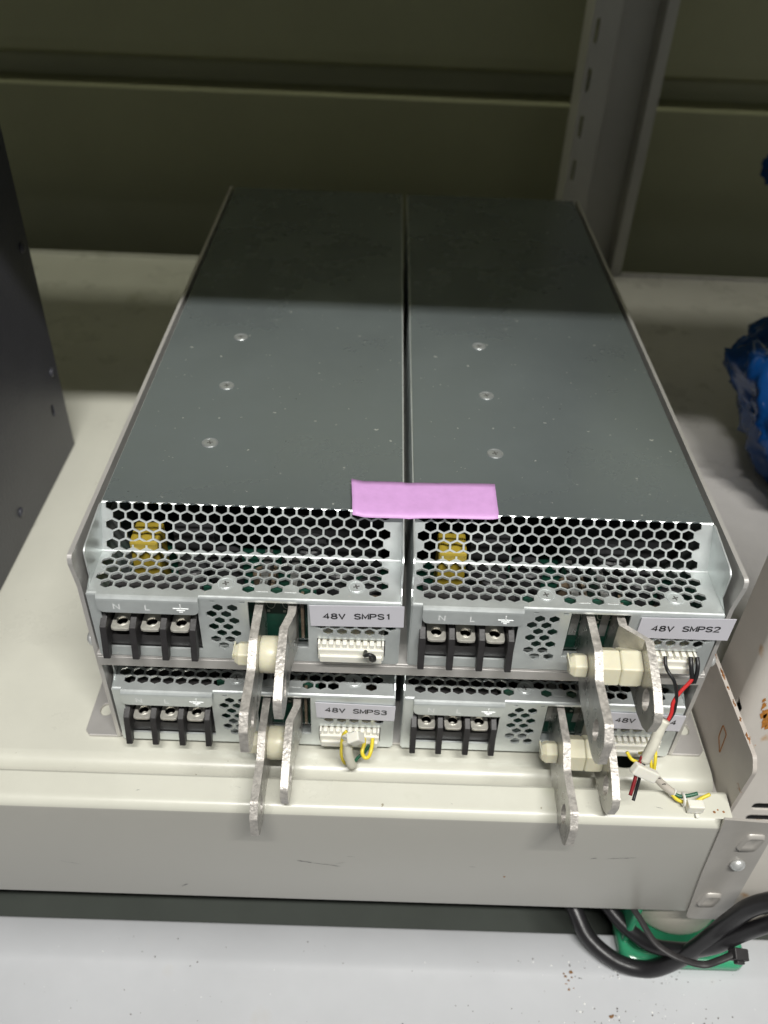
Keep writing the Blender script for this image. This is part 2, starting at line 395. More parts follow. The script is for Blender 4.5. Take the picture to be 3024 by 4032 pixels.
# front upright post
post = empty('upright_post', (150, 20, -300)); tag(post, 'cream front upright post at the right edge with orange rust spots', 'post')
def slotp(cx, cz, hx, hz): return rnd_poly([(cx-hx, cz-hz), (cx+hx, cz-hz), (cx+hx, cz+hz), (cx-hx, cz+hz)], hz*0.95)
PR = 6.0; side_len = 31-6.5-PR; arc = PI/2*PR
def post_map(a, z):
    if a < side_len: return (130.8, 31-a, z), (-1, 0, 0)
    if a < side_len+arc:
        t = (a-side_len)/PR; return (130.8+PR-PR*math.cos(t), 6.5+PR-PR*math.sin(t), z), (-math.cos(t), -math.sin(t), 0)
    return (130.8+PR+a-side_len-arc, 6.5, z), (0, -1, 0)
def xa_(x): return x-130.8-PR+side_len+arc
hs = [slotp(xa_(163), z, 8, 2.5) for z in (-38.2, -47.2, -56.2)] + [slotp(xa_(166), z, 8, 1.7) for z in (10, 19, 58, 67)]
hs.append(rnd_poly([(18.8, 14.5), (21.8, 16.5), (23.0, 25), (19.6, 29)], 1.0))
bm = bmesh.new()
sheet(bm, [(0, -300), (xa_(190), -300), (xa_(190), 700), (0, 700)], hs, post_map, 0.9, [[(side_len+arc*k/6, -299), (side_len+arc*k/6, 699)] for k in range(0, 7)])
po = child(link('post_shell', bm, 'rustpost'), post)
for p in po.data.polygons: p.use_smooth = True
po.data.set_sharp_from_angle(angle=math.radians(35))
child(link('post_side', B(189, 191, 7, 31, -300, 700), 'postp'), post)
child(link('slot_shade_sheet', B(134, 188.8, 10.5, 11.5, -300, 690), 'hole'), post)  # added black sheet, painted shade behind the slots
def blotch(x, z, r, k):
    bm = bmesh.new(); vs = [bm.verts.new((x + r*random.uniform(.5, 1.2)*math.cos(2*PI*i/14), 6.35, z + k*r*random.uniform(.5, 1.2)*math.sin(2*PI*i/14))) for i in range(14)]
    bm.faces.new(vs); return bm
for a in ((137.6, 33, .7, 2.4), (138.6, 29.5, 1.0, 2.6), (140.4, 25.5, 1.7, 2.2), (142.4, 21.5, 2.2, 2.4), (144.6, 17.6, 1.7, 1.7), (147.5, 21, 1.1, 1.6), (139.3, 10, .5, .9), (143, 5, .4, .7), (141, -2, .3, .5)):
    child(link('rust_patch', blotch(*a), 'orust'), post)

# rear upright post (channel, open to the front) with slots in its left flange
rp_ = empty('upright_post', (152, 466, -100)); tag(rp_, 'shadowed slotted upright post at the back of the shelf', 'post')
bm = bmesh.new()
sl = [rnd_poly([(127.0, z), (129.2, z), (129.2, z+15), (127.0, z+15)], 1.0) for z in range(-50, 500, 31)]
sheet(bm, [(124.5, -100), (143, -100), (143, 700), (124.5, 700)], sl, XZ(463.5), 1.8)
box(bm, 123.6, 125.4, 463.6, 492, -100, 700); box(bm, 141.3, 143.1, 465.5, 484, -100, 700)
child(link('slotted_flange', bm, 'postp', bevel=0.5), rp_)
child(link('post_web', B(143.2, 172.5, 483, 485, -100, 700), 'postp'), rp_)
bm = B(172.7, 174.5, 465.4, 485, -100, 700); box(bm, 172.7, 180.5, 463.5, 465.2, -100, 700)
child(link('rear_flange', bm, 'postp', bevel=0.5), rp_)

# upper shelf that shades the back
up = tag(link('upper_shelf', B(-700, 700, -30, 462, 420, 450), 'cream', bevel=1), 'shelf above the equipment shelf', 'shelf')

# lower surface
lp = [(600, -113), (-13.5, -113), (-15.0, -112.6)]
pr = [(-16.8, -113.5), (-16.8, -110.8), (-17.8, -110.0), (-29, -109.6), (-32.5, -109.2), (-35.5, -109.6), (-39, -110.6), (-60, -111.2), (-95, -111.4), (-100, -113), (-101, -120), (-101, -180), (-16.8, -180)]
bm = bmesh.new(); prism(bm, [(-700, y, z) for y, z in pr], [(700, y, z) for y, z in pr])
ls = link('lower_shelf', bm, 'floorp')
for p in ls.data.polygons: p.use_smooth = True
ls.data.set_sharp_from_angle(angle=math.radians(50))
tag(ls, 'pale grey ledge below the beam, speckled with crumbs', 'shelf')
tag(link('cabinet_floor', B(-700, 700, -15.8, 540, -150, -140), 'floord'), kind='structure')

# dark case on the left
case = empty('equipment_case', (-250, 60, 0)); tag(case, 'tall dark grey metal case standing on the shelf at the left edge', 'case')
bm = bmesh.new(); sheet(bm, [(-60, 0.4), (200.5, 0.4), (200.5, 330), (-60, 330)], [rnd_poly([(181.6, 31), (184.4, 31), (184.4, 37.5), (181.6, 37.5)], 1.2)], YZ(-184.0), 1.2)
box(bm, -330, -185.4, -60, -58.8, 0.4, 330); box(bm, -330, -185.4, 199.3, 200.5, 0.4, 330); box(bm, -330, -185.4, -58.6, 199.1, 328, 330)
child(link('case_shell', bm, 'case', bevel=0.5), case)
for y_, z_ in ((192, 52), (192, 120), (120, 16), (60, 16)):
    bm = bmesh.new(); lathe(bm, [(2.6, 0), (2.4, 0.8), (1.2, 1.3), (.3, 1.35)], 'x', (-184.0, y_, z_), 14); child(link('case_screw', bm, 'case', smooth=True), case)
child(link('case_shade_block', B(-328, -187, -57, 198, 1, 326), 'hole'), case)  # black block filling the hollow case, painted shade behind its slot

# ------------------------------------------------------------------ mounting bracket (holds the four units)
br = empty('mounting_bracket', (0, 170, 0)); tag(br, 'grey two-tier plated bracket holding the four power supplies', 'bracket')
for s in (-1, 1):
    X = 109.9*s
    bm = bmesh.new()
    pts = rnd_poly([(3.2, 1.2), (346, 1.2), (346, 99.6), (0.6, 99.6), (0.0, 96.5), (2.4, 84), (2.4, 56)], [0, 0, 0, 1.6, .5, 0, 0])
    sheet(bm, pts, [], YZ(X, s), 1.5)
    child(link('side_plate', bm, 'tray', bevel=0.25), br)
    bm = bmesh.new()
    f = [(X*1.0, 3.4), (s*121.0, 3.4), (s*122.9, 5.6), (s*122.9, 346), (X, 346)]
    hl = [(s*117.3 + 2.6*math.cos(t*PI/9), 15.8 + 3.1*math.sin(t*PI/9)) for t in range(18)]
    sheet(bm, f, [hl], XY(1.5), 1.2)
    child(link('mounting_foot', bm, 'tray', bevel=0.2), br)
    bm = bmesh.new(); lathe(bm, [(2.9, 0), (2.8, s*0.8), (2.0, s*1.7), (0.9, s*2.1)], 'x', (X, 5.0, 56.5), 16)
    child(link('side_screw', bm, 'screw', smooth=True), br)
bm = B(-108.3, 108.3, 0.2, 346, 52.1, 53.2); box(bm, -108.3, 108.3, 0.2, 1.4, 47.3, 52.0)
child(link('middle_tray', bm, 'tray', bevel=0.35), br)
child(link('base_tray', B(-108.3, 108.3, 3.5, 346, 1.4, 2.6), 'tray'), br)

# ------------------------------------------------------------------ power supply unit
P_ = 4.74     # hole pitch across
R_ = P_*0.866
HL, HH, D1, D2, DD = 30.5, 46.0, 29.4, 20.8, 345.7
SL = math.hypot(D1-D2, HH-HL)
# unrolled cover: s = 0 at front edge (low lid), rising to the back
cov = [(0.0, HL-1.1), (0.12, HL-0.45), (0.7, HL)]
cov = [(-0.05, HL-1.6), (0.0, HL-0.75), (0.25, HL-0.25), (0.8, HL), (D2-0.5, HL), (D2-0.1, HL+0.08), (D2+0.22, HL+0.42), (D1-0.35, HH-0.45), (D1+0.05, HH-0.1), (D1+0.6, HH), (DD-.4, HH), (DD, HH-.4), (DD, 0.5)]
CS = [0.0]
for a, b in zip(cov, cov[1:]): CS.append(CS[-1]+math.dist(a, b))
nrm = []
for i in range(len(cov)):
    a = Vector(cov[max(i-1, 0)]); b = Vector(cov[min(i+1, len(cov)-1)]); d = (b-a).normalized(); nrm.append(Vector((-d.y, d.x)))
def cov_map(x, s):
    i = 0
    while i < len(CS)-2 and s > CS[i+1] + 1e-6: i += 1
    t = min(1, max(0, (s-CS[i])/(CS[i+1]-CS[i]))); a, b = cov[i], cov[i+1]; n = nrm[i]*(1-t)+nrm[i+1]*t; n.normalize()
    return (x, a[0]+(b[0]-a[0])*t, a[1]+(b[1]-a[1])*t), (0, n.x, n.y)
def cover_bm():
    bm = bmesh.new(); holes = []
    s0 = CS[3] - 0.8                       # s at y=0 of the flat part
    hr = 2.34
    sb = CS[6]                             # bend between flat and slope
    def hx(cx, cy, q): return [(cx+hr*math.cos(PI/2+k*PI/3), cy+q*hr*math.sin(PI/2+k*PI/3)) for k in range(6)]
    for k, (y, x0) in enumerate(((4.9, 6.0), (8.55, 3.6), (12.2, 6.0), (15.85, 3.6), (19.4, 6.0))):
        for c in range(22):
            x = x0 + c*P_
            if x > 100.6 or (k == 0 and (40 < x < 51 or 57 < x < 60 or 66 < x < 69.5 or 84 < x < 94)): continue
            if k == 1 and (43.5 < x < 47.5 or 88 < x < 92): continue
            holes.append(hx(x, s0+y*0.98, 0.87))
    for k in range(5):
        for c in range(22):
            x = (3.8 if k % 2 == 0 else 6.17) + c*P_
            if x > 100.4: continue
            holes.append(hx(x, sb + 2.05 + 3.45*k, 0.83))
    lines = [[(0.4, CS[i]), (104.6, CS[i])] for i in range(1, len(CS)-1)]
    sheet(bm, rnd_poly([(0.3, 0), (104.7, 0), (104.7, CS[-1]), (0.3, CS[-1])], [1.3, 1.3, 0, 0]), holes, cov_map, 0.8, lines)
    return bm
def front_bm():
    bm = bmesh.new(); h = []
    h.append([(3.8, 4.4), (36.6, 4.4), (36.6, 29.2), (3.8, 29.2)])
    h.append([(53.6, 7.0), (73.6, 7.0), (73.6, 29.4), (53.6, 29.4)])
    h.append([(76.6, 3.6), (100.2, 3.6), (100.2, 12.3), (76.6, 12.3)])
    r = 1.98
    for k in range(7):
        z = 25.4 - 3.1*k
        for x in ((43.4, 48.3) if k % 2 == 0 else (41.0, 45.9)): h.append(hexa(x + 0.12*k, z, r))
    for k in range(6): h.append(hexa(78.0 + 4.75*k, 18.6, r))
    for k in range(5): h.append(hexa(80.4 + 4.75*k, 15.9 - 0.2, r))
    h2 = []
    for q in h[3:]:
        pass
    for x in (41.0, 51.0): h.append([(x, 28.2), (x+1.6, 28.2), (x+1.6, 29.3), (x, 29.3)])
    # the row under the label is partly covered: squeeze rows so that they do not meet
    h = [q if not (len(q) == 6 and q[0][0] > 76) else q for q in h]
    sheet(bm, [(0.3, 0.2), (104.6, 0.2), (104.6, 29.6), (0.3, 29.6)], h, XZ(0.0), 0.8)
    return bm
def screw_bm(x, y, z, r):
    bm = bmesh.new()
    lathe(bm, [(r*1.16, 0.02), (r*1.08, 0.30), (r*0.97, 0.22), (r*0.94, 0.03), (r*0.88, 0.14), (r*0.5, 0.2), (r*0.22, 0.21)], 'z', (x, y, z), 24)
    for a in (0.3, 0.3+PI/2):
        c, s = math.cos(a), math.sin(a); L, W_ = r*0.42, r*0.10
        v = []
        for (i, j) in ((-L, -W_), (L, -W_), (L, W_), (-L, W_)):
            v.append(bm.verts.new((x+i*c-j*s, y+i*s+j*c, z+0.225 + (0.002 if a > 1 else 0))))
        f = bm.faces.new(v); f.material_index = 1
    return bm

def cap_cyl(bm, x, y, z0, z1, r): lathe(bm, [(r*0.9, z0), (r, z0+0.4), (r, z1-0.5), (r*0.86, z1)], 'z', (x, y, 0), 18)

def blade(parent, x, prof, hole, jy=None, dx=0.0, th=2.8):
    bm = bmesh.new()
    def fm(a, b):
        o = 0.0
        if jy: t = min(1, max(0, (jy[0]-a)/(jy[0]-jy[1]))); o = dx*t
        return (x+o+th/2, a, b), (1, 0, 0)
    lines = []
    if jy:
        for q in jy: lines.append([(q, 4.0), (q, 27.0)])
    sheet(bm, prof, [hole], fm, th, lines, mi=1, mi_side=0)
    return link('busbar', bm, ['tin', 'tin_face'], parent, bevel=0.22, segs=1)

def arc_prof(p, r): return rnd_poly(p, r, 3)
LONG = arc_prof([(6, 26.3), (-14, 26.3), (-21.6, 20.3), (-38.5, 20.3), (-42.5, 15.6), (-42.5, 5.6), (-40, 2.4), (-36, 0.8), (-14, 0.4), (-7, 3.0), (-3, 7.5), (6, 7.5)], [0, 1.0, 1.0, 1.0, .6, .5, 1.0, 1.5, 2, 1, 1, 0])
SHORT = arc_prof([(6, 26.3), (-9, 26.1), (-17, 24.3), (-25, 21.3), (-31.5, 17.2), (-32.5, 14.0), (-30.8, 7.2), (-27, 4.2), (-20, 2.6), (-9, 2.6), (-4, 7.5), (6, 7.5)], [0, 1, 2, 2, 1, 1, .8, 1.2, 2, 1, 1, 0])
HOLE_L = [(-33.0+3.0*math.cos(t*PI/10), 10.4+4.4*math.sin(t*PI/10)) for t in range(20)]
HOLE_S = [(-22.6+3.1*math.cos(t*PI/10), 13.2+4.4*math.sin(t*PI/10)) for t in range(20)]

def make_unit():
    r = empty('power_supply')
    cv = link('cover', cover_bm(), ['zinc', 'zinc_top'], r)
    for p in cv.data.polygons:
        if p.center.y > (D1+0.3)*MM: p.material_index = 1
    for x, y in ((31.5, 66.4), (31.4, 108.0), (31.3, 150.4)): link('screw', screw_bm(x, y, HH, 2.75), ['coverscrew', 'recess'], r, smooth=False)
    for x, y in ((45.5, 6.7), (89.6, 7.2)): link('screw', screw_bm(x, y, HL, 2.6), ['zinc', 'recess'], r, smooth=False)
    # small marks pressed in the low lid
    for x in (58.2, 67.7): link('pressed_mark', B(x-2.0, x+2.0, 3.4, 3.75, HL, HL+0.12), 'screw', r)
    # side walls with a cut front corner
    for x0, s in ((0.2, -1), (104.8, 1)):
        bm = bmesh.new()
        p = rnd_poly([(0.6, 0.2), (DD, 0.2), (DD, HH-.9), (D1+1, HH-.9), (D1-1.5, HH+.1), (8.2, HL+13.6), (6.2, HL+12.2), (6.2, HL+1.2), (3.8, HL-.2), (0.6, HL-1.2)], [0, 0, 0, 0, 1, 1, 1, .6, 0, 0])
        sheet(bm, p, [], YZ(x0 + (-0.35 if s < 0 else 0.35), s), 0.5)
        link('side_wall', bm, 'zinc', r)
    link('front_panel', front_bm(), 'zinc', r)
    bm = B(0.3, 104.6, 1, DD-1, 0.2, 1.0); link('bottom_plate', bm, 'zinc', r)
    # hood over the terminals, hangs from the lid
    bm = bmesh.new()
    prof = [(0.9, HL+0.15), (-0.4, HL+0.15), (-1.2, HL-0.1), (-1.7, HL-0.8), (-1.8, HL-1.6), (-1.8, HL-7.0)]
    ss = [0.0]
    for a, b in zip(prof, prof[1:]): ss.append(ss[-1]+math.dist(a, b))
    def hm(x, s):
        i = 0
        while i < len(ss)-2 and s > ss[i+1]+1e-6: i += 1
        t = (s-ss[i])/(ss[i+1]-ss[i]); a, b = prof[i], prof[i+1]; d = Vector((b[0]-a[0], b[1]-a[1])).normalized()
        return (x, a[0]+(b[0]-a[0])*t, a[1]+(b[1]-a[1])*t), (0, d.y, -d.x)
    sheet(bm, rnd_poly([(3.7, 0), (37.4, 0), (37.4, ss[-1]), (3.7, ss[-1])], [0, 0, 2.6, 2.6]), [], hm, 0.8, [[(3.7, q), (37.4, q)] for q in ss[1:-1]])
    hood = link('terminal_hood', bm, 'zinc', r)
    zc = HL-4.1
    strokes('pressed_letter', 'N', 2.2, 1.9, 2, 0.42, 'glint', hood, (10.2, -1.86, zc), (1, 0, 0), (0, 0, 1))
    strokes('pressed_letter', 'L', 2.2, 1.6, 2, 0.42, 'glint', hood, (20.6, -1.86, zc), (1, 0, 0), (0, 0, 1))
    bm = bmesh.new()
    for (x0, x1, z0, z1) in ((31.3, 31.65, zc+0.1, zc+1.9), (28.9, 34.1, zc-0.25, zc+0.1), (30.1, 32.9, zc-1.1, zc-.75), (30.9, 32.1, zc-1.85, zc-1.55)): box(bm, x0, x1, -1.95, -1.8, z0, z1)
    link('earth_symbol', bm, 'glint', hood)
    # terminal block
    tb = link('terminal_block', B(4.3, 36.2, 1.2, 16, 4.6, 9.5), 'black', r)
    link('block_back', B(4.3, 36.2, 8.2, 16, 9.5, 24.5), 'black', r)
    for k, x in enumerate((4.3, 14.3, 24.6, 34.6)):
        bm = bmesh.new(); e = 0.9
        p = [(8.0, 22.4), (3.6, 20.9), (-1.4, 18.0), (-2.9, 17.2), (-5.6, 4.4), (-4.8, 3.6), (-2.3, 3.9), (-0.9, 7.8), (2.0, 8.6), (8.0, 8.6)]
        sheet(bm, p, [], YZ(x+1.1, 1), 2.2)
        bm2 = bm
        # flared root of the fin
        prism(bm, [(x-2.3, 8.0, 9.0), (x-2.3, 8.0, 14.4), (x-0.9, -1.5, 15.2), (x-0.9, -1.0, 9.0)], [(x+2.3, 8.0, 9.0), (x+2.3, 8.0, 14.4), (x+0.93, -1.5, 15.2), (x+0.93, -1.0, 9.0)])
        link('barrier_fin', bm, 'black', tb, bevel=0.25)
    for x in (9.3, 19.45, 29.6):
        bm = bmesh.new()
        out_ = rnd_poly([(x-3.3, -1.2), (x+3.3, -1.2), (x+3.3, 7.2), (x-3.3, 7.2)], [1.3, 1.3, .3, .3], 2)
        hh = [(x+1.9*math.cos(t*PI/10), 2.8+1.9*math.sin(t*PI/10)) for t in range(20)]
        sheet(bm, out_, [hh], XY(14.9), 1.0)
        box(bm, x-2.4, x+1.7, 6.6, 7.4, 14.9, 16.4)
        cl = link('clamp_plate', bm, 'clamp', tb, bevel=0.25)
        bm = bmesh.new()
        rr = [2.5, 2.45, 2.25, 2.0, 1.93]; hz = [14.92, 15.05, 15.12, 15.05, 14.6]
        rings = [[bm.verts.new((x+q*math.cos(t*PI/10), 2.8+q*math.sin(t*PI/10), z)) for t in range(20)] for q, z in zip(rr, hz)]
        for a, b in zip(rings, rings[1:]):
            for t in range(20): bm.faces.new([a[t], a[(t+1) % 20], b[(t+1) % 20], b[t]])
        link('threaded_rim', bm, 'clamp', cl, smooth=True)
        bm = bmesh.new(); lathe(bm, [(1.2, 11.0), (1.3, 12.2), (0.9, 12.6), (0.3, 12.4)], 'z', (x, 2.8, 0), 14)
        link('terminal_screw', bm, 'clamp', cl)
    # inside
    pcb = link('circuit_board', B(2, 103, 7, DD-6, 3.6, 5.2), 'pcb', r)
    bm = bmesh.new(); box(bm, 38.0, 76.0, 6.2, 7.6, 5.4, 29.0); vb = link('front_board', bm, 'pcb', r)
    bm = bmesh.new()
    for cx in (60.4, 65.9, 69.0):
        p = [(cx+1.5*math.cos(t*PI/12), 6.1, 22.8+2.8*math.sin(t*PI/12)) for t in range(25)]; tube(bm, p, 0.13, n=5, sub=1)
    for cx in (59.5, 65.0): box(bm, cx-.5, cx+.5, 5.95, 6.15, 18.3, 19.2)
    link('printed_outline', bm, 'silk', vb)
    link('tall_capacitor', B(9.5, 19.5, 22, 34, 6, 34), 'yellowc', r, bevel=1)
    for (x, y, z, q) in ((30, 24, 22, 5.0), (42, 26, 26, 6.0), (83, 24, 24, 5.5), (94, 20, 20, 4.5), (72, 30, 30, 6)):
        bm = bmesh.new(); cap_cyl(bm, x, y, 5.3, z, q); link('capacitor', bm, 'dark', r)
    link('transformer', B(22, 37, 34, 46, 5.3, 30), 'dark', r, bevel=0.3); link('transformer', B(60, 98, 40, 52, 5.3, 34), 'dark', r, bevel=0.3)
    for (x, y, z, q) in ((27, 13, 14, 3.0), (56, 20, 24, 3.5)):
        bm = bmesh.new(); cap_cyl(bm, x, y, 5.3, z, q); link('coil', bm, 'coil', r)
    link('heat_sink', B(60, 61.2, 9, 22, 5.3, 26), 'coil', r); link('relay', B(86, 98, 9, 14, 5.3, 20), 'coil', r)
    for x in (55.9, 66.2): link('internal_bar', B(x, x+2.7, 6.0, 30, 12, 25.6), 'tin_face', r)
    link('brass_strip', B(71.0, 72.0, 2.5, 10, 9.5, 28.5), 'coil', r)
    # connector
    con = link('connector', B(77.0, 99.8, -2.4, 6, 4.2, 9.4), 'whitep', r, bevel=0.35)
    bm = bmesh.new()
    for k in range(9): box(bm, 78.4+2.35*k, 79.9+2.35*k, -1.6, 1.5, 9.35, 11.3)
    box(bm, 76.9, 77.7, -1.9, 5.5, 9.3, 11.7); box(bm, 99.0, 99.8, -1.9, 5.5, 9.3, 11.7)
    link('connector_rib', bm, 'whitep', con, bevel=0.15)
    link('connector_back', B(77.8, 98.9, 3.2, 5.8, 9.3, 11.9), 'whitep', con)
    bm = bmesh.new(); box(bm, 87.6, 89.0, -2.6, -2.35, 6.0, 6.8)
    link('latch_slot', bm, 'dark', con)
    link('base_ledge', B(77.6, 99.2, -3.4, -2.2, 3.9, 6.9), 'whitep', con, bevel=0.3)
    return r

GL = {'4': [[(.72,0),(.72,1),(.05,.32),(.98,.32)]], 'V': [[(0,1),(.5,0),(1,1)]],
      '8': [[(.5,.54),(.2,.62),(.1,.78),(.2,.94),(.5,1),(.8,.94),(.9,.78),(.8,.62),(.5,.54),(.15,.44),(.02,.26),(.15,.07),(.5,0),(.85,.07),(.98,.26),(.85,.44),(.5,.54)]],
      'S': [[(.95,.78),(.85,.93),(.5,1),(.15,.93),(.04,.76),(.15,.6),(.5,.52),(.85,.43),(.97,.25),(.85,.07),(.5,0),(.15,.07),(.02,.24)]],
      'M': [[(0,0),(0,1),(.5,.2),(1,1),(1,0)]], 'P': [[(0,0),(0,1),(.65,1),(.9,.92),(.98,.74),(.9,.56),(.65,.47),(0,.47)]],
      '1': [[(.2,.8),(.5,1),(.5,0)]], '2': [[(.03,.76),(.15,.93),(.5,1),(.85,.93),(.95,.74),(.8,.55),(.03,0),(.98,0)]],
      '3': [[(.05,.82),(.2,.95),(.5,1),(.82,.93),(.92,.76),(.8,.6),(.45,.53),(.85,.44),(.97,.26),(.85,.07),(.5,0),(.18,.05),(.02,.22)]],
      'N': [[(0,0),(0,1),(1,0),(1,1)]], 'L': [[(0,1),(0,0),(.9,0)]]}
def strokes(name, s, h, wch, adv, t, m, parent, origin, X, Z, raise_=0.05):
    X = Vector(X).normalized(); Z = Vector(Z).normalized(); N = X.cross(Z); O = Vector(origin)
    tot = (len(s)-1)*adv + wch; bm = bmesh.new(); lay = 0
    for i, ch in enumerate(s):
        for pl in GL.get(ch, []):
            P = [Vector((-tot/2 + i*adv + x*wch, (y-.5)*h)) for x, y in pl]
            L_, R_s = [], []
            for k, p in enumerate(P):
                d0 = (p-P[k-1]).normalized() if k else None; d1 = (P[k+1]-p).normalized() if k < len(P)-1 else None
                a = d0 or d1; b = d1 or d0; n0 = Vector((-a.y, a.x)); n1 = Vector((-b.y, b.x)); n = (n0+n1)
                n = n.normalized() if n.length > 1e-3 else n0
                sc_ = min(1.9, 1/max(.3, n.dot(n0))); L_.append(p+n*t/2*sc_); R_s.append(p-n*t/2*sc_)
            for k in range(len(P)-1):
                q = [L_[k], L_[k+1], R_s[k+1], R_s[k]]; lay += 1; e = raise_ + 0.0006*(lay % 40)
                bm.faces.new([bm.verts.new(O + X*c.x + Z*c.y + N*e) for c in q])
    return link(name, bm, m, parent, recalc=False)
def tree_copy(o, parent=None):
    c = o.copy(); COL.objects.link(c); c.parent = parent
    for ch in [q for q in bpy.data.objects if q.parent == o]: tree_copy(ch, c)
    return c
proto = make_unit()
units = []
specs = [(-106.7, 0, 53.4, '48V SMPS1', 'upper left'), (1.7, 0, 53.4, '48V SMPS2', 'upper right'),
         (-106.7, 1.0, 3.0, '48V SMPS3', 'lower left'), (1.7, 1.0, 3.0, '48V SMPS4', 'lower right')]
for i, sp in enumerate(specs):
    u = proto if i == 0 else tree_copy(proto); units.append(u)
for i, (u, sp) in enumerate(zip(units, specs)):
    u.location = Vector(sp[:3])*MM
    lab = {0: 'galvanised power supply labelled 48V SMPS1 with a black wire stub in its white connector',
           1: 'galvanised power supply labelled 48V SMPS2 with black and red wires plugged in',
           2: 'galvanised power supply labelled 48V SMPS3 in the shaded lower tier with yellow looped wires',
           3: 'galvanised power supply labelled 48V SMPS4 in the shaded lower tier half hidden by busbars'}[i]
    tag(u, lab, 'power supply', 'power supplies stacked two by two in the bracket')
    # busbars and nylon standoff
    xl = 55.8 + 1.4 if i in (0, 2) else (59.0 + 1.6 if i == 1 else 57.6+1.4)
    blade(u, xl, LONG, HOLE_L)
    xr = {0: 68.4, 1: 70.9, 2: 68.6, 3: 69.5}[i]; dx = {0: -1.9, 1: 7.4, 2: -2.0, 3: 6.0}[i]
    blade(u, xr, SHORT if i in (0, 1) else SHORT, HOLE_S, (-2.0, -8.5), dx)
    xa = xl+1.42; xb = xr+dx-1.42
    cy, cz = -10.0, 14.6
    so = None
    if i in (0, 2):
        bm = bmesh.new(); lathe(bm, [(6.0, xa), (6.25, xa+.3), (6.25, xb-.3), (6.0, xb)], 'x', (0, cy, cz), 40)
        so = link('nylon_standoff', bm, 'nylon', u, bevel=0.1)
        for p in so.data.polygons: p.use_smooth = len(p.vertices) == 4
    else:
        xm = xa + (xb-xa)*0.5
        bm = bmesh.new(); lathe(bm, [(6.6, xa), (6.7, xa+.2), (6.7, xm-.4), (6.3, xm)], 'x', (0, cy, cz), 6, 0.35)
        so = link('nylon_standoff', bm, 'nylon', u, bevel=0.35)
        bm = bmesh.new(); lathe(bm, [(6.3, xm+0.05), (6.9, xm+.6), (6.9, xb-1.2), (6.5, xb)], 'x', (0, cy, cz), 6, 0.35)
        link('nylon_nut', bm, 'nylon', u, bevel=0.35)
    xn = xl-1.42
    bm = bmesh.new(); lathe(bm, [(3.9, xn), (4.3, xn-.6), (4.3, xn-4.2), (3.3, xn-5.6), (3.0, xn-5.8)], 'x', (0, cy, cz), 6, 0.35)
    hd = link('nylon_bolt_head', bm, 'nylon', u, bevel=0.4)
    bm = bmesh.new(); box(bm, xn-6.3, xn-5.75, cy-3.2, cy+3.2, cz+0.4, cz+2.6); 
    link('slotted_crown', bm, 'nylon', hd, bevel=0.3)
    # name label
    if i == 0: L4 = [(74.2, 28.9), (105.9, 29.9), (106.1, 19.9), (74.6, 19.2)]
    elif i == 1: L4 = [(77.0, 28.7), (108.6, 29.5), (108.4, 19.1), (76.8, 19.0)]
    elif i == 2: L4 = [(75.4, 26.9), (105.4, 26.0), (105.2, 17.3), (75.8, 18.0)]
    else: L4 = [(76.8, 26.9), (105.9, 26.3), (105.6, 17.0), (77.0, 17.6)]
    bm = bmesh.new(); a = [(x, -0.72 if i < 2 else -0.55, z) for x, z in L4]; b = [(x, -0.5 if i < 2 else -0.35, z) for x, z in L4]; prism(bm, a, b)
    lb = link('name_label', bm, 'label' if i < 2 else 'label', u)
    cx = sum(p[0] for p in L4)/4; cz_ = sum(p[1] for p in L4)/4 + (0.1 if i < 2 else 0.6)
    dirx = Vector((L4[1][0]-L4[0][0], 0, L4[1][1]-L4[0][1])).normalized()
    strokes('lettering', sp[3], 2.35, 2.0, 2.62, 0.50, 'ink', lb, (cx+0.2, -0.76 if i < 2 else -0.59, cz_), dirx, (-dirx.z, 0, dirx.x))

# ------------------------------------------------------------------ pink tape
bm = bmesh.new()
pp = [(-20.6, 45.0), (31.3, 46.4), (31.0, 26.6), (-19.4, 25.2)]
NX, NY = 26, 8
grid = []
for j in range(NY+1):
    row = []
    for i in range(NX+1):
        u_, v_ = i/NX, j/NY
        a = Vector(pp[0]).lerp(Vector(pp[1]), u_); b = Vector(pp[3]).lerp(Vector(pp[2]), u_); p = a.lerp(b, v_)
        z = 100.1 + 0.12*math.sin(u_*9+v_*2) + (1.1*math.exp(-((u_-0.0)/0.05)**2)) + (0.5*math.exp(-((u_-1.0)/0.03)**2))*v_ + 0.25*v_
        if abs(p.x) < 2.6: z -= 0.35*(1-abs(p.x)/2.6)
        if p.y < 29: z = max(z - max(0, 28.2-p.y)*0.25, 99.55 - (28.6-p.y)*0.5)
        row.append(bm.verts.new((p.x + random.uniform(-.06, .06)*(i in (0, NX)), p.y, z)))
    grid.append(row)
for j in range(NY):
    for i in range(NX): bm.faces.new([grid[j][i], grid[j][i+1], grid[j+1][i+1], grid[j+1][i]])
o = link('adhesive_tape', bm, 'pink', smooth=True)
sm = o.modifiers.new('thickness', 'SOLIDIFY'); sm.thickness = 0.00015
tag(o, 'strip of pink tape bridging the two upper power supplies', 'tape')

# ------------------------------------------------------------------ wires
def tie_block(par, name, c, ex, ey, ez, rot):
    bm = B(-ex, ex, -ey, ey, -ez, ez); 
    bmesh.ops.transform(bm, matrix=Matrix.Translation(Vector(c)) @ rot, verts=bm.verts)
    return child(link(name, bm, 'whitep', bevel=0.5), par)
# unit 1 stub
wb = tag(link('wire_stub', T([(-13.2, -3.0, 63.0), (-13.4, -6.0, 64.6), (-12.0, -7.0, 66.0), (-10.4, -7.0, 65.2), (-10.2, -6.8, 63.2), (-11.2, -5.6, 62.0), (-11.4, -3.0, 61.6)], 0.72, n=10), 'wblack', smooth=True),
         'short black curled wire in the 48V SMPS1 connector', 'wire')
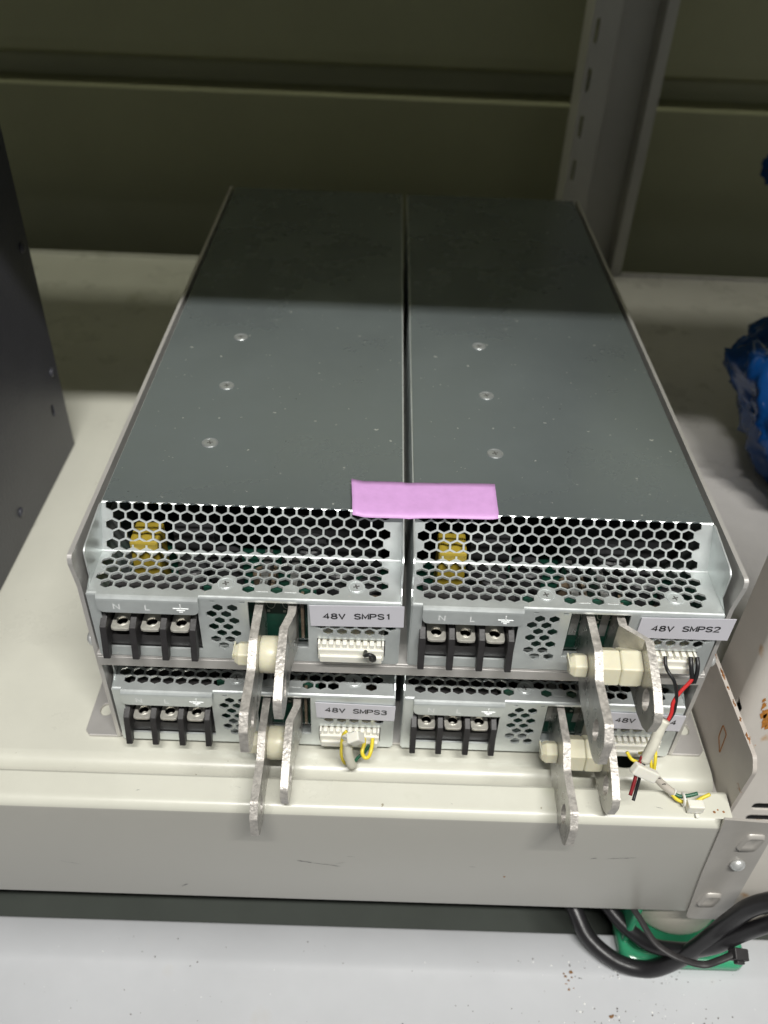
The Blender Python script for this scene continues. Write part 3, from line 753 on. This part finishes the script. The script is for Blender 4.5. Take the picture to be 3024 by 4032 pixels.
# unit 2 leads
w2 = empty('wire_harness', (97, -8, 58)); tag(w2, 'black and red wires hanging from the 48V SMPS2 connector into a white sleeve', 'wires', 'wire leads')
child(link('black_wire', T([(90.4, -2, 65), (90.4, -4.5, 63.1), (90.9, -7, 62.5), (92.9, -9, 60.2), (94.8, -10, 55.0), (95.3, -11, 50.9), (95.2, -12, 46.1), (92.5, -14, 41.0)], 0.62), 'wblack', smooth=True), w2)
child(link('red_wire', T([(100.2, -6, 59.6), (99.6, -7, 58.1), (96.4, -9, 54.5), (94.3, -11, 51.2), (94.0, -13, 47.2), (92, -15, 42)], 0.66), 'wred', smooth=True), w2)
child(link('heat_shrink', T([(99.1, -2, 65), (99.1, -4.5, 63.3), (99.8, -6, 60.2), (100.7, -6.5, 56.9)], 0.8), 'wblack', smooth=True), w2)
child(link('heat_shrink', T([(101.4, -2, 65), (101.4, -4.5, 63.4), (101.4, -6, 60.3), (101.0, -7, 57.5)], 0.75), 'wblack', smooth=True), w2)
child(link('white_sleeve', T([(91.6, -15, 46.6), (90.5, -16, 43.9), (88.6, -19, 37.7), (86.7, -21, 31.0)], 1.9, n=18), 'sleeve', smooth=True), w2)
child(link('yellow_wire', T([(80.9, -18, 31.7), (82.8, -19.5, 29.6), (85.4, -21, 29.8)], 0.6), 'wyellow', smooth=True), w2)
child(link('red_wire', T([(85.6, -20.5, 33), (84.6, -22.4, 29), (83.3, -26, 25.1), (82.0, -29, 21.8)], 0.66), 'wdred', smooth=True), w2)
child(link('black_wire', T([(87.2, -20.8, 33), (86.2, -22.4, 28.2), (85.0, -26, 21.6), (83.8, -29, 18.6)], 0.6), 'wblack', smooth=True), w2)
R3 = Matrix.Rotation(math.radians(31), 4, 'Y') @ Matrix.Rotation(math.radians(-20), 4, 'X')
tie_block(w2, 'cable_tie', (86.9, -23.6, 27.9), 5.3, 1.5, 2.1, R3)
# unit 4 leads
w4 = empty('wire_harness', (100, -18, 12)); tag(w4, 'yellow and green wires in a printed sleeve resting on the beam below 48V SMPS4', 'wires', 'wire leads')
child(link('yellow_wire', T([(94.2, -5, 13), (94.3, -9, 20), (94.2, -12, 24.2), (93.9, -15, 22.6), (93.9, -17, 18)], 0.62), 'wyellow', smooth=True), w4)
child(link('yellow_wire', T([(92.4, -5, 13), (92.4, -9, 19), (92.6, -12, 22.2), (92.9, -15, 20.6), (93.4, -17, 17)], 0.62), 'wyellow', smooth=True), w4)
ps = child(link('printed_sleeve', T([(93.6, -16.0, 17.2), (96.2, -16.8, 14.2), (99.2, -17.6, 11.3), (102.7, -19.0, 9.0)], 1.45, n=18), 'psleeve', smooth=True), w4)
child(link('sleeve_rim', T([(102.7+1.1*math.sin(t)*0.75, -19.0+1.5*math.cos(t)*.8, 9.0+1.5*math.sin(t)) for t in [k*PI/8 for k in range(17)]], 0.28, n=6, sub=1), 'whitep', smooth=True), w4)
child(link('yellow_wire', T([(101.2, -18.6, 10.0), (102.8, -20.2, 8.6), (104.6, -21.4, 7.8), (107.4, -21.9, 7.6), (110.8, -21.8, 8.2), (113.2, -21.0, 9.4), (115.9, -20.2, 10.5)], 0.68), 'wyellow', smooth=True), w4)
child(link('wire_end', T([(115.8, -20.24, 10.46), (116.1, -20.13, 10.6)], 0.25, sub=1), 'wblack'), w4)
child(link('green_wire', T([(102.2, -19.0, 9.4), (104.9, -20.4, 9.0), (108.1, -20.4, 9.6), (111.4, -20.0, 10.5)], 0.72), 'wgreen', smooth=True), w4)
child(link('cable_tie_loop', T([(106.1, -21.4 + 2.0*math.cos(t), 8.4 + 1.9*math.sin(t)) for t in [k*PI/9 for k in range(19)]], 0.42, n=8, sub=1, flat=1.6), 'whitep', smooth=True), w4)
tie_block(w4, 'cable_tie_head', (110.2, -23.6, 7.6), 3.0, 1.8, 2.0, Matrix.Rotation(math.radians(2), 4, 'Y'))
tie_block(w4, 'cable_tie_tip', (110.9, -26.2, 5.6), 0.7, 0.9, 0.4, Matrix.Identity(4))
for k, (x, y, z, s) in enumerate(((96.2, -17.6, 15.7, 0), (98.6, -18.3, 13.2, 1))):
    t0 = Vector((x, y, z)); child(link('printed_mark', T([t0 + Vector((0.8*math.cos(a), -0.2-0.25*math.sin(a), 0.9*math.sin(a)))*0.75 for a in [q*PI/6 for q in range(11)]], 0.14, n=5, sub=1), 'ink'), w4)
# unit 3 leads
w3 = empty('wire_harness', (-16, -9, 10)); tag(w3, 'yellow looped wire and short white sleeve with a cable tie at the 48V SMPS3 connector', 'wires', 'wire leads')
child(link('white_sleeve', T([(-18.9, -10, 21.5), (-18.3, -10.4, 14.0), (-17.3, -10, 7.0), (-16.6, -8.6, 4.2)], 1.75, n=18), 'sleeve', smooth=True), w3)
child(link('yellow_wire', T([(-19.2, -9.2, 26.3), (-20.3, -9.4, 24.2), (-20.9, -10, 19.6), (-20.9, -10, 12.1), (-19.6, -8.6, 5.4), (-17.6, -7, 4.2)], 0.6), 'wyellow', smooth=True), w3)
child(link('yellow_wire', T([(-12.6, -3, 13.8), (-12.6, -5.5, 13.4), (-13.2, -8, 12.2), (-12.3, -9.2, 10.6), (-10.8, -9.2, 10.8), (-9.9, -7.6, 12.4), (-9.5, -5, 13.2), (-9.4, -3, 13.8)], 0.72), 'wyellow', smooth=True), w3)
child(link('green_wire', T([(-16.0, -7.6, 5.0), (-14.4, -6.6, 7.0), (-12.4, -5.4, 8.0), (-10.7, -4, 11)], 0.65), 'wgreen', smooth=True), w3)
child(link('green_wire', T([(-18.2, -10, 22), (-18.0, -10.2, 25.4), (-16.4, -10.4, 27.2)], 0.6), 'wgreen', smooth=True), w3)
child(link('cable_tie_loop', T([(-18.6+1.9*math.cos(t), -10.3-0.6*math.sin(t), 24.0 + 2.3*math.sin(t)) for t in [k*PI/9 for k in range(19)]], 0.4, n=8, sub=1), 'whitep', smooth=True), w3)
tie_block(w3, 'cable_tie_head', (-15.7, -12.2, 26.3), 2.5, 1.9, 2.6, Matrix.Rotation(math.radians(-32), 4, 'Y') @ Matrix.Rotation(math.radians(20), 4, 'X'))

# ------------------------------------------------------------------ cables below, green tray
cA = [(70, 30, -78), (80, 5, -92), (87, -13, -99), (92, -23, -102), (103, -32, -103), (115, -36, -100), (124, -37, -88), (130, -38, -70), (135, -38.5, -50), (139.5, -41, -30), (150, -47, -12), (178, -52, 5)]
tag(link('power_cable', T(cA, 3.6, n=20), 'cable', smooth=True), 'thick black cable looping out from under the beam across the ledge', 'cable')
cB = [(60, 60, -75), (95, -5, -90), (112, -26, -93), (124, -34.5, -84), (132.5, -40, -68), (139.5, -42.5, -50), (147, -46, -32), (160, -50, -18), (188, -54, 0)]
tag(link('power_cable', T(cB, 3.2, n=20), 'cable', smooth=True), 'second black cable running just right of the looping one', 'cable')
kt = empty('cable_tie', (125, -44, -52)); tag(kt, 'black cable tie wrapped round the two cables under the beam', 'cable tie')
child(link('strap', T([(99.5, -20, -64), (103.5, -32, -62), (108, -42, -62), (116, -47, -63), (126, -48.5, -65), (132, -48, -62), (138, -46.5, -59)], 1.5, n=10, flat=0.5), 'black', smooth=True), kt)
bm = B(-3.0, 3.0, -2.2, 2.2, -2.6, 2.6); box(bm, -1.4, 2.0, -3.4, -2.1, -2.0, 1.0)
bmesh.ops.transform(bm, matrix=Matrix.Translation((139.5, -46.5, -60.0)) @ Matrix.Rotation(0.25, 4, 'Y') @ Matrix.Rotation(0.3, 4, 'X'), verts=bm.verts)
child(link('tie_head', bm, 'black', bevel=0.4), kt)

gt = empty('green_tray', (130, 0, -110)); tag(gt, 'glossy green plastic tray under the beam behind the black cables', 'tray')
bm = bmesh.new()
outer = rnd_poly([(106, -31), (160, -31), (160, 60), (106, 60)], [7, 5, 5, 5], 6)
def ring(f, z): 
    cx, cy = 133, 14
    return [bm.verts.new((cx+(x-cx)*f, cy+(y-cy)*f, z)) for x, y in outer]
rings = [ring(1.0, -109), ring(1.03, -108), ring(1.03, -103), ring(1.0, -102), ring(0.96, -101.4), ring(0.92, -101.2), ring(0.90, -104)]
n = len(outer)
for a, b in zip(rings, rings[1:]):
    for k in range(n): bm.faces.new([a[k], a[(k+1) % n], b[(k+1) % n], b[k]])
bm.faces.new(rings[-1]); bm.faces.new(rings[0])
child(link('tray_body', bm, 'greenp', smooth=True), gt)
child(link('tray_side', B(106.2, 109.4, -24, 58, -104, -66), 'greenp', bevel=1.4, segs=4), gt)
bm = bmesh.new(); lathe(bm, [(8, -103.8), (21, -103.6), (22.5, -100), (22.5, -74), (21, -71), (18, -70)], 'z', (133, 2, 0), 32)
tag(link('round_canister', bm, 'beige', smooth=True), 'beige round canister standing inside the green tray', 'canister')

# ------------------------------------------------------------------ blue bag
def crumple(name, verts_fn, seed, label, cat='bag'):
    bm = bmesh.new(); bmesh.ops.create_icosphere(bm, subdivisions=5, radius=1.0)
    from mathutils import noise
    for v in bm.verts:
        c = v.co.copy()
        d = 0
        for (f, a) in ((1.4, .22), (3.2, .10), (8.0, .045), (17, .02)):
            nn = noise.noise(Vector((c.x*f*1.2, c.y*f*1.2, c.z*f*0.45)) + Vector((seed, 0, seed*2))); d += a*(1-2*abs(nn)*1.6)
        v.co = verts_fn(c*(0.8+d))
    o = link(name, bm, 'bluebag', smooth=True); tag(o, label, cat); return o
def bagfn(c):
    z = c.z; t = (z+1)/2
    wdt = 40 + 10*(1-t)
    pinch = 1.0 if t < .72 else max(0.35, 1-(t-.72)*2.0)
    if t > 0.86: pinch *= 1.0+ (t-.86)*5
    return Vector((247 - 38*t + c.x*wdt*pinch, 184 + 34*t + c.y*(72-30*t)*pinch, 42 + z*50 if z > -1 else -2))
crumple('plastic_bag', bagfn, 3.1, 'crumpled blue plastic bag standing on the shelf beside the right upper power supply')
def bagfn2(c): return Vector((285 + c.x*34, 240 + c.y*40, 55 + c.z*60))
crumple('plastic_bag', bagfn2, 8.7, 'second blue plastic bag bulging at the right picture edge behind the first')
def bagfn3(c): return Vector((251 + c.x*26 + c.z*4, 352 + c.y*20, 124 + c.z*17))
crumple('plastic_bag', bagfn3, 5.3, 'small dark blue tuft of plastic high at the right edge')

# ------------------------------------------------------------------ crumbs on the ledge
def crumbs(name, pts, m, label):
    bm = bmesh.new()
    for (x, y, s) in pts:
        z = -109.4 if y > -38 else -111.0
        b2 = bmesh.ops.create_icosphere(bm, subdivisions=1, radius=s)
        for v in b2['verts']:
            v.co = Vector((x, y, z + s*0.3)) + Vector((v.co.x*random.uniform(.5, 1.5), v.co.y*random.uniform(.5, 1.4), v.co.z*random.uniform(.3, .8)))
    return tag(link(name, bm, m), label, 'debris', kind='stuff')
dk = [(random.gauss(120, 22), random.uniform(-66, -26), random.uniform(.1, .42)) for _ in range(150)] + \
     [(random.uniform(-150, 150), random.uniform(-66, -24), random.uniform(.1, .38)) for _ in range(70)]
crumbs('dark_crumbs', dk, 'crumb', 'dark grit and crumbs scattered on the pale ledge')
wh = [(random.gauss(112, 16), random.uniform(-60, -28), random.uniform(.12, .5)) for _ in range(60)] + [(random.uniform(-150, 100), random.uniform(-60, -28), random.uniform(.1, .4)) for _ in range(16)]
crumbs('pale_crumbs', wh, 'crumbw', 'white flakes scattered on the pale ledge')
bb = [(82+random.uniform(-2.4, 2.4), -38+random.uniform(-4, 4), random.uniform(.4, .9)) for _ in range(9)] + [(98, -51.6, .9), (99, -51, .5)]
crumbs('brown_crumbs', bb, 'crumbb', 'little heap of brown crumbs on the pale ledge')
